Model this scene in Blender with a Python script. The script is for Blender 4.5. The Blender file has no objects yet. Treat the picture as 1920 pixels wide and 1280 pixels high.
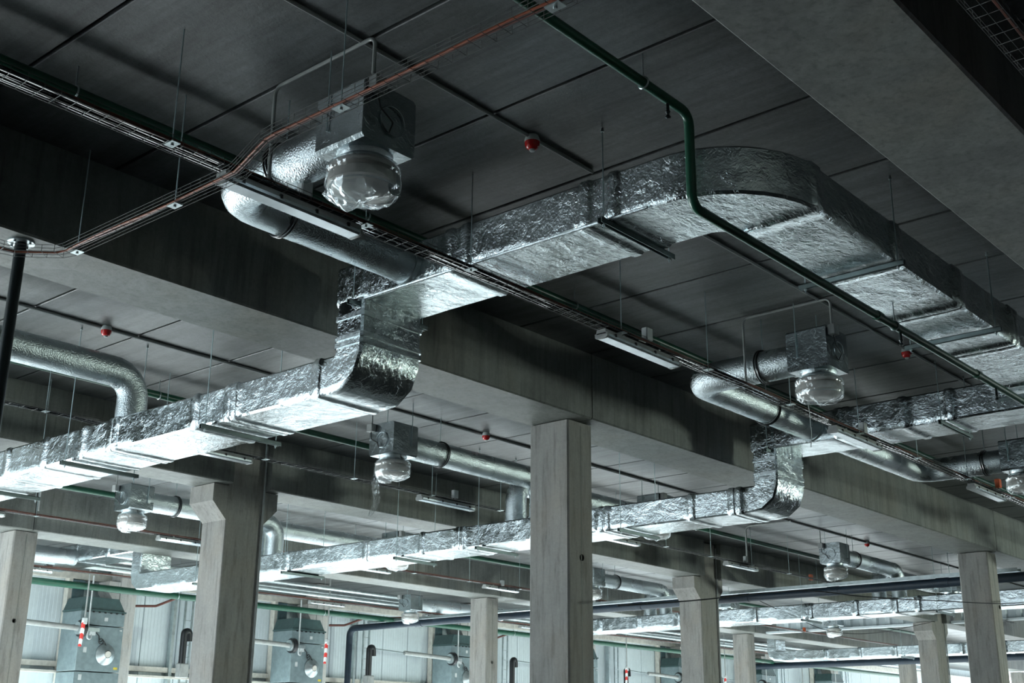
import bpy, math, random
from math import sin, cos, pi, radians
from mathutils import Vector, noise, Matrix
random.seed(7)
ZO = 1.6                                   # eye height: coordinates below are written relative to the eye
col = bpy.context.scene.collection
V = Vector
# ------------------------------------------------------------------ materials
def mat(name):
    m = bpy.data.materials.new(name); m.use_nodes = True
    nt = m.node_tree; b = nt.nodes['Principled BSDF']
    return m, nt, b
def N(nt, t, **k):
    n = nt.nodes.new(t)
    for a, v in k.items():
        if a.startswith('i_'):
            n.inputs[a[2:].replace('_', ' ')].default_value = v
        else: setattr(n, a, v)
    return n
def coords(nt, scale=(1, 1, 1), rot=(0, 0, 0)):
    tc = N(nt, 'ShaderNodeTexCoord'); mp = N(nt, 'ShaderNodeMapping')
    mp.inputs['Scale'].default_value = scale; mp.inputs['Rotation'].default_value = rot
    nt.links.new(tc.outputs['Object'], mp.inputs['Vector'])
    return mp.outputs['Vector']
def ramp(nt, src, p):
    r = N(nt, 'ShaderNodeValToRGB'); cr = r.color_ramp
    while len(cr.elements) < len(p): cr.elements.new(0.5)
    for e, (x, c) in zip(cr.elements, p):
        e.position = x; e.color = c if len(c) == 4 else (*c, 1)
    nt.links.new(src, r.inputs['Fac']); return r.outputs['Color']
def mix(nt, a, b, f, mode='MIX'):
    x = N(nt, 'ShaderNodeMix', data_type='RGBA', blend_type=mode)
    for s, v in ((6, a), (7, b), (0, f)):
        if isinstance(v, bpy.types.NodeSocket): nt.links.new(v, x.inputs[s])
        else: x.inputs[s].default_value = v if not isinstance(v, tuple) else (*v[:3], 1)
    return x.outputs[2]
def simple(name, c, rough=.5, metal=0., bump=0., bs=60, dk=.78):
    m, nt, b = mat(name)
    b.inputs['Roughness'].default_value = rough; b.inputs['Metallic'].default_value = metal
    n = N(nt, 'ShaderNodeTexNoise', i_Scale=9., i_Detail=5.)
    nt.links.new(coords(nt), n.inputs['Vector'])
    c2 = tuple(x*dk for x in c)
    nt.links.new(ramp(nt, n.outputs['Fac'], [(.35, c2), (.65, c)]), b.inputs['Base Color'])
    if bump:
        n2 = N(nt, 'ShaderNodeTexNoise', i_Scale=bs, i_Detail=4.)
        nt.links.new(coords(nt), n2.inputs['Vector'])
        bp = N(nt, 'ShaderNodeBump', i_Strength=bump, i_Distance=.01)
        nt.links.new(n2.outputs['Fac'], bp.inputs['Height']); nt.links.new(bp.outputs['Normal'], b.inputs['Normal'])
    return m
def concrete(name, c, stretch=(1, 1, 1), dark=.55, rough=.8, warm=(1.0, .93, .86), spots=.5, streak=.5, fs=.9):
    m, nt, b = mat(name)
    v = coords(nt); vs = coords(nt, stretch)
    big = N(nt, 'ShaderNodeTexNoise', i_Scale=.9, i_Detail=6., i_Roughness=.6); nt.links.new(v, big.inputs['Vector'])
    st = N(nt, 'ShaderNodeTexNoise', i_Scale=2.2, i_Detail=7., i_Roughness=.62); nt.links.new(vs, st.inputs['Vector'])
    st2 = N(nt, 'ShaderNodeTexNoise', i_Scale=7., i_Detail=5., i_Roughness=.6); nt.links.new(vs, st2.inputs['Vector'])
    fine = N(nt, 'ShaderNodeTexNoise', i_Scale=26., i_Detail=7., i_Roughness=.75); nt.links.new(v, fine.inputs['Vector'])
    cw = tuple(a*w for a, w in zip(c, warm)); cd = tuple(a*dark for a in c)
    base = ramp(nt, big.outputs['Fac'], [(.3, cd), (.48, c), (.7, cw)])
    k = 1-streak
    base = mix(nt, base, ramp(nt, st.outputs['Fac'], [(.3, (k, k, k)), (.6, (1, 1, 1))]), 1., 'MULTIPLY')
    base = mix(nt, base, ramp(nt, st2.outputs['Fac'], [(.33, (.6, .6, .6)), (.5, (1, 1, 1))]), .7, 'MULTIPLY')
    base = mix(nt, base, ramp(nt, fine.outputs['Fac'], [(.3, (.6, .6, .6)), (.62, (1.12, 1.12, 1.12))]), fs, 'MULTIPLY')
    vo = N(nt, 'ShaderNodeTexVoronoi', i_Scale=11.); nt.links.new(v, vo.inputs['Vector'])
    g = N(nt, 'ShaderNodeTexNoise', i_Scale=1.3, i_Detail=3.); nt.links.new(v, g.inputs['Vector'])
    pit = ramp(nt, vo.outputs['Distance'], [(.045, (1, 1, 1)), (.085, (0, 0, 0))])
    gate = ramp(nt, g.outputs['Fac'], [(.44, (0, 0, 0)), (.56, (1, 1, 1))])
    pf = mix(nt, pit, gate, 1., 'MULTIPLY')
    pv = N(nt, 'ShaderNodeMath', operation='MULTIPLY'); nt.links.new(pf, pv.inputs[0]); pv.inputs[1].default_value = spots
    base = mix(nt, base, (c[0]*.18, c[1]*.18, c[2]*.18), pv.outputs[0])
    nt.links.new(base, b.inputs['Base Color']); b.inputs['Roughness'].default_value = rough
    b.inputs['Specular IOR Level'].default_value = .6 if rough < .35 else .35
    bp = N(nt, 'ShaderNodeBump', i_Strength=.35, i_Distance=.01)
    nt.links.new(fine.outputs['Fac'], bp.inputs['Height']); nt.links.new(bp.outputs['Normal'], b.inputs['Normal'])
    return m
def foil(name, c=(.60, .665, .685), rough=.2, crease=(1, 1, 1), s1=3., s2=9., str1=.75, d1=.05, grain=.25):
    m, nt, b = mat(name)
    b.inputs['Metallic'].default_value = 1.
    v = coords(nt, crease)
    w = N(nt, 'ShaderNodeTexNoise', i_Scale=4.2, i_Detail=4.); nt.links.new(v, w.inputs['Vector'])
    av = N(nt, 'ShaderNodeVectorMath', operation='MULTIPLY_ADD')
    nt.links.new(w.outputs['Color'], av.inputs[0]); av.inputs[1].default_value = (.55, .55, .55); nt.links.new(v, av.inputs[2])
    r1 = N(nt, 'ShaderNodeTexNoise', i_Scale=s1, i_Detail=3., i_Roughness=.5); nt.links.new(av.outputs[0], r1.inputs['Vector'])
    vo = N(nt, 'ShaderNodeTexVoronoi', feature='DISTANCE_TO_EDGE', i_Scale=s2*.8); nt.links.new(av.outputs[0], vo.inputs['Vector'])
    ed = N(nt, 'ShaderNodeMapRange'); nt.links.new(vo.outputs['Distance'], ed.inputs['Value']); ed.inputs['From Max'].default_value = .03
    gt = N(nt, 'ShaderNodeTexNoise', i_Scale=6.5, i_Detail=3.); nt.links.new(v, gt.inputs['Vector'])
    gm = N(nt, 'ShaderNodeMapRange'); nt.links.new(gt.outputs['Fac'], gm.inputs['Value']); gm.inputs['From Min'].default_value = .5; gm.inputs['From Max'].default_value = .68
    eg = N(nt, 'ShaderNodeMath', operation='MULTIPLY'); nt.links.new(ed.outputs[0], eg.inputs[0]); nt.links.new(gm.outputs[0], eg.inputs[1])
    r2 = N(nt, 'ShaderNodeTexNoise', i_Scale=s2*3.2, i_Detail=4., i_Roughness=.6); nt.links.new(av.outputs[0], r2.inputs['Vector'])
    fn = N(nt, 'ShaderNodeTexNoise', i_Scale=75., i_Detail=3.); nt.links.new(v, fn.inputs['Vector'])
    b1 = N(nt, 'ShaderNodeBump', i_Strength=str1, i_Distance=d1*.26); nt.links.new(r1.outputs['Fac'], b1.inputs['Height'])
    b0 = N(nt, 'ShaderNodeBump', i_Strength=str1, i_Distance=d1*.05); nt.links.new(eg.outputs[0], b0.inputs['Height']); nt.links.new(b1.outputs['Normal'], b0.inputs['Normal'])
    b2 = N(nt, 'ShaderNodeBump', i_Strength=str1, i_Distance=d1*.08); nt.links.new(r2.outputs['Fac'], b2.inputs['Height']); nt.links.new(b0.outputs['Normal'], b2.inputs['Normal'])
    b3 = N(nt, 'ShaderNodeBump', i_Strength=grain, i_Distance=.003 if grain < .9 else .007); nt.links.new(fn.outputs['Fac'], b3.inputs['Height']); nt.links.new(b2.outputs['Normal'], b3.inputs['Normal'])
    nt.links.new(b3.outputs['Normal'], b.inputs['Normal'])
    pn = N(nt, 'ShaderNodeTexNoise', i_Scale=1.7, i_Detail=4.); nt.links.new(v, pn.inputs['Vector'])
    cd = tuple(x*.86 for x in c)
    nt.links.new(ramp(nt, pn.outputs['Fac'], [(.35, cd), (.6, c)]), b.inputs['Base Color'])
    rr = N(nt, 'ShaderNodeMapRange'); nt.links.new(pn.outputs['Fac'], rr.inputs['Value'])
    rr.inputs['From Min'].default_value = .3; rr.inputs['From Max'].default_value = .7
    rr.inputs['To Min'].default_value = rough*.6; rr.inputs['To Max'].default_value = rough*1.5
    nt.links.new(rr.outputs['Result'], b.inputs['Roughness'])
    return m
def film(name):
    m, nt, b = mat(name)
    out = nt.nodes['Material Output']
    tr = N(nt, 'ShaderNodeBsdfTransparent'); tr.inputs['Color'].default_value = (.96, .98, .98, 1)
    gl = N(nt, 'ShaderNodeBsdfGlossy', i_Roughness=.12); gl.inputs['Color'].default_value = (.95, .98, 1, 1)
    df = N(nt, 'ShaderNodeBsdfTranslucent'); df.inputs['Color'].default_value = (.8, .84, .86, 1)
    v = coords(nt, (1, 1, .6))
    w = N(nt, 'ShaderNodeTexNoise', noise_type='RIDGED_MULTIFRACTAL', i_Scale=17., i_Detail=5.); nt.links.new(v, w.inputs['Vector'])
    bp = N(nt, 'ShaderNodeBump', i_Strength=.9, i_Distance=.03); nt.links.new(w.outputs['Fac'], bp.inputs['Height'])
    lw = N(nt, 'ShaderNodeLayerWeight', i_Blend=.35)
    for n in (gl, df, lw): nt.links.new(bp.outputs['Normal'], n.inputs['Normal'])
    m1 = N(nt, 'ShaderNodeMixShader'); m1.inputs[0].default_value = .14
    nt.links.new(tr.outputs[0], m1.inputs[1]); nt.links.new(df.outputs[0], m1.inputs[2])
    mr = N(nt, 'ShaderNodeMapRange'); mr.inputs['To Min'].default_value = .12; mr.inputs['To Max'].default_value = .6
    nt.links.new(lw.outputs['Facing'], mr.inputs['Value'])
    m2 = N(nt, 'ShaderNodeMixShader'); nt.links.new(mr.outputs['Result'], m2.inputs[0])
    nt.links.new(m1.outputs[0], m2.inputs[1]); nt.links.new(gl.outputs[0], m2.inputs[2])
    nt.links.new(m2.outputs[0], out.inputs['Surface'])
    return m
def stripes(name):
    m, nt, b = mat(name)
    w = N(nt, 'ShaderNodeTexWave', i_Scale=1.7, bands_direction='DIAGONAL'); nt.links.new(coords(nt, (1, 1, 1.6)), w.inputs['Vector'])
    nt.links.new(ramp(nt, w.outputs['Fac'], [(.48, (.86, .86, .86)), (.52, (.75, .05, .04))]), b.inputs['Base Color'])
    return m
M_slab = concrete('slab_concrete', (.135, .148, .15), (3.2, .28, 1), dark=.5, spots=.9, streak=.6, rough=.34)
M_beam = concrete('beam_concrete', (.20, .215, .20), (2.6, 2.6, .22), dark=.62, spots=.5, streak=.3, fs=.45, rough=.5)
M_col = concrete('column_concrete', (.34, .335, .315), (2.4, 2.4, .3), dark=.78, spots=.35, streak=.18, fs=.3)
M_wcol = concrete('wall_column_concrete', (.60, .60, .58), (2.4, 2.4, .3), dark=.85, spots=.3, streak=.12, fs=.25)
M_floor = concrete('floor_concrete', (.62, .64, .64), (1, 1, 1), dark=.8, rough=.35, spots=.2, streak=.12)
M_floor_dim = concrete('bounce_dimming_floor', (.06, .064, .064), (1, 1, 1), dark=.8, rough=.5)  # unseen near floor, made dark to dim the ceiling of the near bay
M_wallp = simple('painted_panel', (.66, .74, .77), .4, 0, 0, 6, .95)
M_darkwall = concrete('shade_concrete', (.06, .065, .065), (1, 1, 1))  # dark colour for unseen walls, set to cut bounce light in the near bay
M_foil = foil('foil_wrap', crease=(1, .75, 1), rough=.15, str1=.9, d1=.06)
M_foilx = foil('foil_wrap_long', (.82, .91, .93), crease=(.75, 1.2, 1), rough=.18, str1=1.0, d1=.07)
M_foilr = foil('foil_round', rough=.25, s1=7., s2=24., str1=.7, d1=.03, grain=1.)
M_foilb = foil('foil_box', (.5, .56, .58), rough=.17, s1=4., s2=12., str1=.8, d1=.035, grain=.3)
M_tape = foil('foil_tape', rough=.26, s1=7., s2=22., str1=.8, d1=.03, grain=.4)
M_galv = simple('galvanised_steel', (.55, .62, .63), .35, .9, .1)
M_wire = simple('tray_wire', (.15, .155, .15), .5, .6)
M_chan = simple('channel_steel', (.20, .25, .25), .45, .8, .1)
M_rod = simple('threaded_rod', (.42, .52, .54), .35, .9, .4, 300)
M_green = simple('green_pipe', (.013, .095, .055), .35, 0, .05)
M_navy = simple('navy_pipe', (.010, .026, .045), .5, 0, .03)
M_pole = simple('black_steel', (.018, .028, .03), .4, .3, .08)
M_black = simple('black_rubber', (.012, .014, .016), .35)
M_cable = simple('black_cable', (.03, .036, .04), .1)
M_cable.node_tree.nodes['Principled BSDF'].inputs['Specular IOR Level'].default_value = 1.
M_orange = simple('orange_cable', (.30, .07, .025), .4)
M_brown = simple('brown_cable', (.12, .035, .022), .4)
M_white = simple('white_plastic', (.62, .66, .66), .4)
M_lens = simple('lamp_lens', (.84, .92, .97), .24, .75)
M_lampb = simple('lamp_body', (.40, .42, .41), .45)
M_red = simple('red_plastic', (.62, .02, .02), .22)
M_obox = simple('orange_box', (.75, .13, .03), .4)
M_cond = simple('grey_conduit', (.36, .38, .37), .45)
M_film = film('plastic_film')
M_rim = simple('diffuser_rim', (.74, .70, .66), .3, .2)
M_teal = simple('teal_unit', (.21, .28, .295), .4)
M_tealp = simple('teal_post', (.09, .16, .18), .4)
M_cream = simple('cream_trim', (.72, .70, .63), .5)
M_hood = simple('dark_hood', (.05, .10, .10), .45)
M_strip = stripes('warning_stripes')
M_yel = simple('yellow_sticker', (.7, .55, .05), .5)
M_joint = simple('dark_joint', (.03, .03, .028), .9)
# ------------------------------------------------------------------ mesh builder
class MB:
    def __init__(s): s.v = []; s.f = []; s.sm = []
    def quadgrid(s, rings, close=True, caps=(False, False), smooth=True):
        o = len(s.v); n = len(rings[0])
        for r in rings: s.v += [tuple(p) for p in r]
        for i in range(len(rings)-1):
            for j in range(n if close else n-1):
                a = o+i*n+j; b = o+i*n+(j+1) % n
                s.f.append((a, b, b+n, a+n)); s.sm.append(smooth)
        if caps[0]: s.f.append(tuple(range(o+n-1, o-1, -1))); s.sm.append(False)
        if caps[1]:
            e = o+(len(rings)-1)*n; s.f.append(tuple(range(e, e+n))); s.sm.append(False)
    def box(s, x0, x1, y0, y1, z0, z1, ch=0.):
        if ch:
            pr = lambda a, z: [(x0+a, y0+ch, z), (x0+ch, y0+a, z), (x1-ch, y0+a, z), (x1-a, y0+ch, z), (x1-a, y1-ch, z), (x1-ch, y1-a, z), (x0+ch, y1-a, z), (x0+a, y1-ch, z)]
            i = lambda z: [(x0+ch, y0+ch*1.01, z), (x0+ch*1.01, y0+ch, z), (x1-ch*1.01, y0+ch, z), (x1-ch, y0+ch*1.01, z), (x1-ch, y1-ch*1.01, z), (x1-ch*1.01, y1-ch, z), (x0+ch*1.01, y1-ch, z), (x0+ch, y1-ch*1.01, z)]
            s.quadgrid([i(z0), pr(0, z0+ch), pr(0, z1-ch), i(z1)], caps=(True, True), smooth=False); return
        o = len(s.v)
        s.v += [(x, y, z) for z in (z0, z1) for x, y in ((x0, y0), (x1, y0), (x1, y1), (x0, y1))]
        for q in ((3, 2, 1, 0), (4, 5, 6, 7), (0, 1, 5, 4), (1, 2, 6, 5), (2, 3, 7, 6), (3, 0, 4, 7)):
            s.f.append(tuple(o+k for k in q)); s.sm.append(False)
    def prism(s, poly, axis, a, b):
        """poly: 2-D points in the plane normal to axis, extruded from a to b"""
        def P(p, t):
            return {'x': (t, p[0], p[1]), 'y': (p[0], t, p[1]), 'z': (p[0], p[1], t)}[axis]
        s.quadgrid([[P(p, a) for p in poly], [P(p, b) for p in poly]], caps=(True, True), smooth=False)
    def tube(s, pts, r, n=8, caps=(True, True), rf=None):
        pts = [V(p) for p in pts]; rings = []; up = None
        for i, p in enumerate(pts):
            t = (pts[min(i+1, len(pts)-1)]-pts[max(i-1, 0)]).normalized()
            if up is None:
                up = t.orthogonal().normalized()
            up = (up-t*up.dot(t)).normalized(); w = t.cross(up)
            ring = []
            for j in range(n):
                a = 2*pi*j/n; d = up*cos(a)+w*sin(a)
                rr = r if rf is None else rf(i, p, d)
                ring.append(p+d*rr)
            rings.append(ring)
        s.quadgrid(rings, caps=caps)
    def lathe(s, cx, cy, prof, n=24, f=None, caps=(False, False), axis='z'):
        rings = []
        for i, (r, z) in enumerate(prof):
            ring = []
            for j in range(n):
                a = 2*pi*j/n; rr, zz = (r, z) if f is None else f(i, a, r, z)
                if axis == 'z': ring.append((cx+rr*cos(a), cy+rr*sin(a), zz))
                elif axis == 'y': ring.append((cx+rr*cos(a), zz, cy+rr*sin(a)))
                else: ring.append((zz, cx+rr*cos(a), cy+rr*sin(a)))
            rings.append(ring)
        s.quadgrid(rings, caps=caps)
    def build(s, name, m, parent=None, flipcheck=False):
        base = V(parent['_b']) if parent is not None else V((0, 0, 0))
        me = bpy.data.meshes.new(name)
        if parent is None: vs = [(x, y, z+ZO) for x, y, z in s.v]
        else: vs = [(x-base.x, y-base.y, z-base.z) for x, y, z in s.v]
        me.from_pydata(vs, [], s.f); me.update()
        import bmesh
        bm = bmesh.new(); bm.from_mesh(me); bmesh.ops.recalc_face_normals(bm, faces=bm.faces); bm.to_mesh(me); bm.free()
        me.polygons.foreach_set('use_smooth', s.sm)
        me.set_sharp_from_angle(angle=radians(38))
        me.materials.append(m)
        o = bpy.data.objects.new(name, me); col.objects.link(o)
        if parent is not None: o.parent = parent; o['_b'] = parent['_b']
        return o
def thing(name, label, cat, base, group=None):
    o = bpy.data.objects.new(name, None); col.objects.link(o)
    o.empty_display_size = .1
    o.location = (base[0], base[1], base[2]+ZO); o['_b'] = tuple(float(b) for b in base)
    o['label'] = label; o['category'] = cat
    if group: o['group'] = group
    return o
def tag(o, label, cat, group=None):
    # give a single-mesh thing its own origin
    me = o.data; c = V((0, 0, 0))
    xs = [v.co for v in me.vertices]
    c = V(((min(v.x for v in xs)+max(v.x for v in xs))/2, (min(v.y for v in xs)+max(v.y for v in xs))/2, min(v.z for v in xs)))
    me.transform(Matrix.Translation(-c)); o.location = c
    o['label'] = label; o['category'] = cat
    if group: o['group'] = group
    return o
def struct(o): o['kind'] = 'structure'; return o
def dup(root, loc, rotz=None, label=None, group=None):
    r = root.copy(); col.objects.link(r); r.location = (loc[0], loc[1], loc[2]+ZO)
    if rotz is not None: r.rotation_euler = (0, 0, rotz)
    if label: r['label'] = label
    if group: r['group'] = group
    for ch in list(root.children):
        c = ch.copy(); col.objects.link(c); c.parent = r
        for g in list(ch.children):
            d = g.copy(); col.objects.link(d); d.parent = c
    return r
def fillet(pts, R, seg=8):
    pts = [V(p) for p in pts]; out = [pts[0]]
    for i in range(1, len(pts)-1):
        r = R[i-1] if isinstance(R, (list, tuple)) else R
        a = (pts[i-1]-pts[i]).normalized(); b = (pts[i+1]-pts[i]).normalized()
        ang = a.angle(b); d = r/math.tan(ang/2)
        p0 = pts[i]+a*d; c = pts[i]+(a+b).normalized()*(r/sin(ang/2))
        v0 = p0-c; v1 = (pts[i]+b*d)-c; tot = v0.angle(v1)
        for k in range(seg+1):
            t = k/seg
            out.append(c+(v0*sin((1-t)*tot)+v1*sin(t*tot))/sin(tot))
    out.append(pts[-1]); return out
def resample(pts, ds, extra=()):
    L = [0.]
    for a, b in zip(pts, pts[1:]): L.append(L[-1]+(b-a).length)
    S = set([0., L[-1]])
    n = max(1, int(L[-1]/ds))
    for k in range(n+1): S.add(L[-1]*k/n)
    for e in extra:
        for q in (e-.062, e-.045, e-.03, e+.03, e+.045, e+.062):
            if 0 < q < L[-1]: S.add(q)
    out = []
    S = sorted(S); i = 0
    for s_ in S:
        while i < len(L)-2 and L[i+1] < s_: i += 1
        t = (s_-L[i])/max(1e-9, L[i+1]-L[i]); p = pts[i].lerp(pts[i+1], t)
        out.append((s_, p, (pts[i+1]-pts[i]).normalized()))
    return out
def rect_duct(m, pts, R, bn, wb, wo, bands=(), ds=.1, nseg=5, amp=.003, sag=.008, caps=(True, True), seg=10):
    path = fillet(pts, R, seg) if len(pts) > 2 else [V(p) for p in pts]
    st = resample(path, ds, bands); bn = V(bn); rings = []
    for k, (s_, p, t) in enumerate(st):
        if 0 < k < len(st)-1: t = (st[k+1][1]-st[k-1][1]).normalized()
        o = t.cross(bn).normalized()
        bd = min([abs(s_-e) for e in bands] or [9]); band = bd < .0621; bf = max(0., min(1., (.062-bd)/.03))
        ring = []
        cr = .018
        def side(a0, a1): return [a0+(a1-a0)*q/nseg for q in range(nseg)]
        hb, ho = wb/2, wo/2
        per = [(u, -ho) for u in side(-hb+cr, hb-cr)]+[(hb-cr, -ho)]+[(hb, w) for w in side(-ho+cr, ho-cr)]+[(hb, ho-cr)]+[(u, ho) for u in side(hb-cr, -hb+cr)]+[(-hb+cr, ho)]+[(-hb, w) for w in side(ho-cr, -ho+cr)]+[(-hb, -ho+cr)]
        for u, w in per:
            q = p+bn*u+o*w
            nn = (bn*(u/hb)*(abs(u/hb) > .93)+o*(w/ho)*(abs(w/ho) > .93))
            if nn.length > 0: nn.normalize()
            d = .003+.017*bf+.003*noise.noise(q*16.) if band else amp*(noise.noise(q*4.)+.6*noise.noise(q*11.))+amp*.9
            if nn.z < -.5 and not band: d += sag*max(0., noise.noise(V((q.x*1.1, q.y*1.1, 3.3)))+.25)
            ring.append(q+nn*d)
        rings.append(ring)
    m.quadgrid(rings, caps=caps, smooth=True)
# ------------------------------------------------------------------ the building
ZC, ZB, ZF = 4.19, 3.44, -1.6
BY = [(1.94, 2.71), (7.92, 8.66), (13.95, 14.60), (20.0, 20.78)]
# floor
m = MB(); m.box(-8, 75, 8.3, 32, ZF-.2, ZF); struct(m.build('floor', M_floor))
m = MB(); m.box(-8, 75, -16, 8.3, ZF-.2, ZF); struct(m.build('floor', M_floor_dim))
# hollow-core planks with open joints, each bay its own run
m = MB()
xs = 3.24-1.204*9
for k in range(72):
    x0 = xs+1.204*k
    for ya, yb in ((-14, 2.3), (2.32, 8.29), (8.31, 14.27), (14.29, 20.38), (20.40, 27.4)):
        pr = [(x0+.015, ZC+.006), (x0+.02, ZC), (x0+1.204-.02, ZC), (x0+1.204-.015, ZC+.006), (x0+1.204-.015, ZC+.25), (x0+.015, ZC+.25)]
        m.prism(pr, 'y', ya, yb)
struct(m.build('ceiling', M_slab))
m = MB(); m.box(-8, 80, -14, 27.4, ZC+.25, ZC+.32)
for k in range(72): m.box(xs+1.204*k-.0149, xs+1.204*k+.0149, -14, 27.4, ZC+.035, ZC+.06); struct(m.build('trim_1', M_joint))
# walls
SOUTH_TOP = -1.1
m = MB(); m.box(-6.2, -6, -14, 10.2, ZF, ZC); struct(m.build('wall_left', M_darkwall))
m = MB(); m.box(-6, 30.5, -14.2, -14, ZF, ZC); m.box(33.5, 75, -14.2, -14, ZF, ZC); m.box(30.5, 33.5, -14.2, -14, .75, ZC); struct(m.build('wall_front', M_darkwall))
m = MB(); m.box(4, 22, -5.6, -5.4, ZF, ZC); struct(m.build('wall_light_block', M_darkwall))  # unseen partition added to keep the front light off the left side
# back wall: ribbed light panels above a low unseen gap, added to let daylight in
m = MB(); YW = 26.95
x = -8.
while x < 75:
    m.box(x+.012, x+1.0, YW, YW+.12, 1.1, ZC)
    for k in range(10): m.box(x+.03+k*.096, x+.03+k*.096+.05, YW-.006, YW+.01, 1.1, ZC)
    x += 1.012
m.box(-8, 75, YW+.11, YW+.2, 1.1, ZC)
struct(m.build('wall_back', M_wallp))
m = MB(); m.box(-8, 75, YW-.16, YW-.01, 1.62, 1.74); m.box(-8, 75, YW-.3, YW-.01, 1.48, 1.53); struct(m.build('trim_2', M_cream))
m = MB(); m.box(-8, 75, YW-.25, YW-.02, 3.62, 3.82); struct(m.build('trim_3', M_cream))
# ---- beams
far = ['', 'nearest', 'second', 'third', 'fourth']
XS = [-1.7, 10.5, 22.7, 34.9, 47.1, 59.3]
names = {0: 'above the camera', 1: 'on the first column row', 2: 'on the corbelled column row', 3: 'on the far plain column row'}
seg_names = ['left of the leftmost column', 'between the first and second columns', 'between the second and third columns', 'between the third and fourth columns', 'beyond the fourth column']
for bi, (y0, y1) in enumerate(BY):
    for k in range(5):
        if (bi == 0 and k > 1) or (bi == 1 and k > 2): continue
        m = MB()
        a, b = XS[k], XS[k+1]
        if bi == 2: a += .32; b -= .32
        a += .008; b -= .008
        c = .015
        m.prism([(y0+c, ZB), (y1-c, ZB), (y1, ZB+c), (y1, ZC), (y0, ZC), (y0, ZB+c)], 'x', a, b)
        o = m.build('concrete_beam', M_beam)
        tag(o, 'deep precast concrete beam %s, span %s' % (names[bi], seg_names[k]), 'beam', 'precast beams carrying the ceiling')
# ---- columns
def plain_column(x, y, label, hole=None):
    t = thing('concrete_column', label, 'column', (x, y+.27, ZF), 'plain concrete columns')
    m = MB(); c = .018; x0, x1, y0, y1 = x-.22, x+.215, y, y+.55
    m.prism([(x0+c, y0), (x1-c, y0), (x1, y0+c), (x1, y1-c), (x1-c, y1), (x0+c, y1), (x0, y1-c), (x0, y0+c)], 'z', ZF, ZB-.012)
    m.build('shaft', M_col, t)
    m = MB(); m.box(x-.15, x+.15, y+.1, y+.45, ZB-.012, ZB); m.build('bearing_pad', M_joint, t)
    m = MB(); m.box(x+.0, x+.012, y-.001, y+.01, ZF, ZB-.05); m.build('cast_groove', M_beam, t)
    if hole:
        m = MB(); m.lathe(hole[0], hole[1], [(.034, y-.003), (.036, y-.006), (.028, y-.005), (.026, y+.0)], 20, axis='y', caps=(False, True)); m.build('cast_in_hole', M_joint, t)
    return t
plain_column(10.51, 8.10, 'large plain concrete column in the centre foreground carrying the beam joint', (10.52, 1.93))
plain_column(22.74, 8.05, 'plain concrete column with smudged marks at the right edge foreground', (22.85, 2.46))
plain_column(10.47, 20.15, 'plain concrete column with rust streak at the lower left edge', (10.45, 1.92))
plain_column(22.80, 20.33, 'plain pale column just left of the central foreground column', (22.8, 1.9))
plain_column(35.2, 20.33, 'small plain column right of the middle corbelled column')
plain_column(47.6, 20.33, 'small far plain column left of the farthest corbelled column')
plain_column(59.9, 20.33, 'tiny farthest plain column near the lower right')
def corbel_column(x, y, label):
    t = thing('corbelled_column', label, 'column', (x, y+.28, ZF), 'corbelled concrete columns')
    m = MB(); m.box(x-.32, x+.32, y, y+.55, ZF, ZC-.01, .012); m.build('shaft', M_col, t)
    for s in (-1, 1):
        m = MB()
        pr = [(x+s*.30, 2.93), (x+s*.56, 3.19), (x+s*.56, ZB-.01), (x+s*.30, ZB-.01)]
        m.prism(pr, 'y', y+.003, y+.548); m.build('corbel', M_col, t)
        m = MB(); m.box(x+s*.44-.08, x+s*.44+.08, y+.1, y+.45, ZB-.01, ZB); m.build('bearing_pad', M_joint, t)
    m = MB(); m.tube(fillet([(x+.29, y-.03, 4.1), (x+.29, y-.03, ZF)], 0), .017, 8)
    m.build('conduit', M_cond, t)
    return t
corbel_column(10.52, 14.1, 'dark corbelled column with beige left side at lower left')
corbel_column(22.74, 14.1, 'middle corbelled column right of the central foreground column')
corbel_column(35.05, 14.1, 'farthest corbelled column left of the smudged right column')
# ------------------------------------------------------------------ rectangular ducts
def duct(name, label, base): return thing(name, label, 'duct', base, 'foil wrapped rectangular ducts')
W = .68
def tee_duct(xc, label, yfar, up_far, bands_low, bands_up, y_near=4.1):
    t = duct('rectangular_duct', label, (xc, 12, 2.75))
    pts = [(xc, yfar, 2.91), (xc, 7.31, 2.91), (xc, 7.31, 3.52)]
    m = MB(); bl = [yfar-b for b in bands_low]
    if up_far:
        pts = [(xc, yfar, 3.52)] + [(xc, yfar, 2.91)] + pts[1:]
        bl = [b+.5 for b in bl]
        rect_duct(m, pts, [.17, .17], (1, 0, 0), W, .32, bl, ds=.11, caps=(False, False))
    else:
        rect_duct(m, pts, .17, (1, 0, 0), W, .32, bl, ds=.11, caps=(True, False))
    m.build('lower_run', M_foil, t)
    m = MB(); m2 = MB()
    for z in (3.14, 3.2, 3.38):
        rect_duct(m2, [(xc, 7.31, z-.02), (xc, 7.31, z+.02)], 0, (1, 0, 0), W+.02, .34, (), ds=.05, amp=.004, caps=(True, True))
    m2.build('riser_tape', M_tape, t)
    return t
D1X = 6.70
bl1 = [7.68, 8.81, 8.9, 9.4, 10.73, 10.82, 11.34, 12.1, 12.9, 13.7]
t = tee_duct(D1X, 'large foil-wrapped rectangular duct sweeping from lower left, up and round to the right edge', 16.0, False, bl1, [])
m = MB()
ub = [7.49-y for y in (6.19, 6.02, 4.85, 4.6)]
upts = [(D1X, 7.49, 3.675), (D1X, 3.775, 3.675), (21., 3.775, 3.675)]
La = (7.49-3.775-.45)+.45*pi/2
ub2 = [La+.02]+[La+(x-(D1X+.45)) for x in (8.46, 9.62, 9.71, 10.9, 11.0, 12.3, 13.5)]
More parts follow.
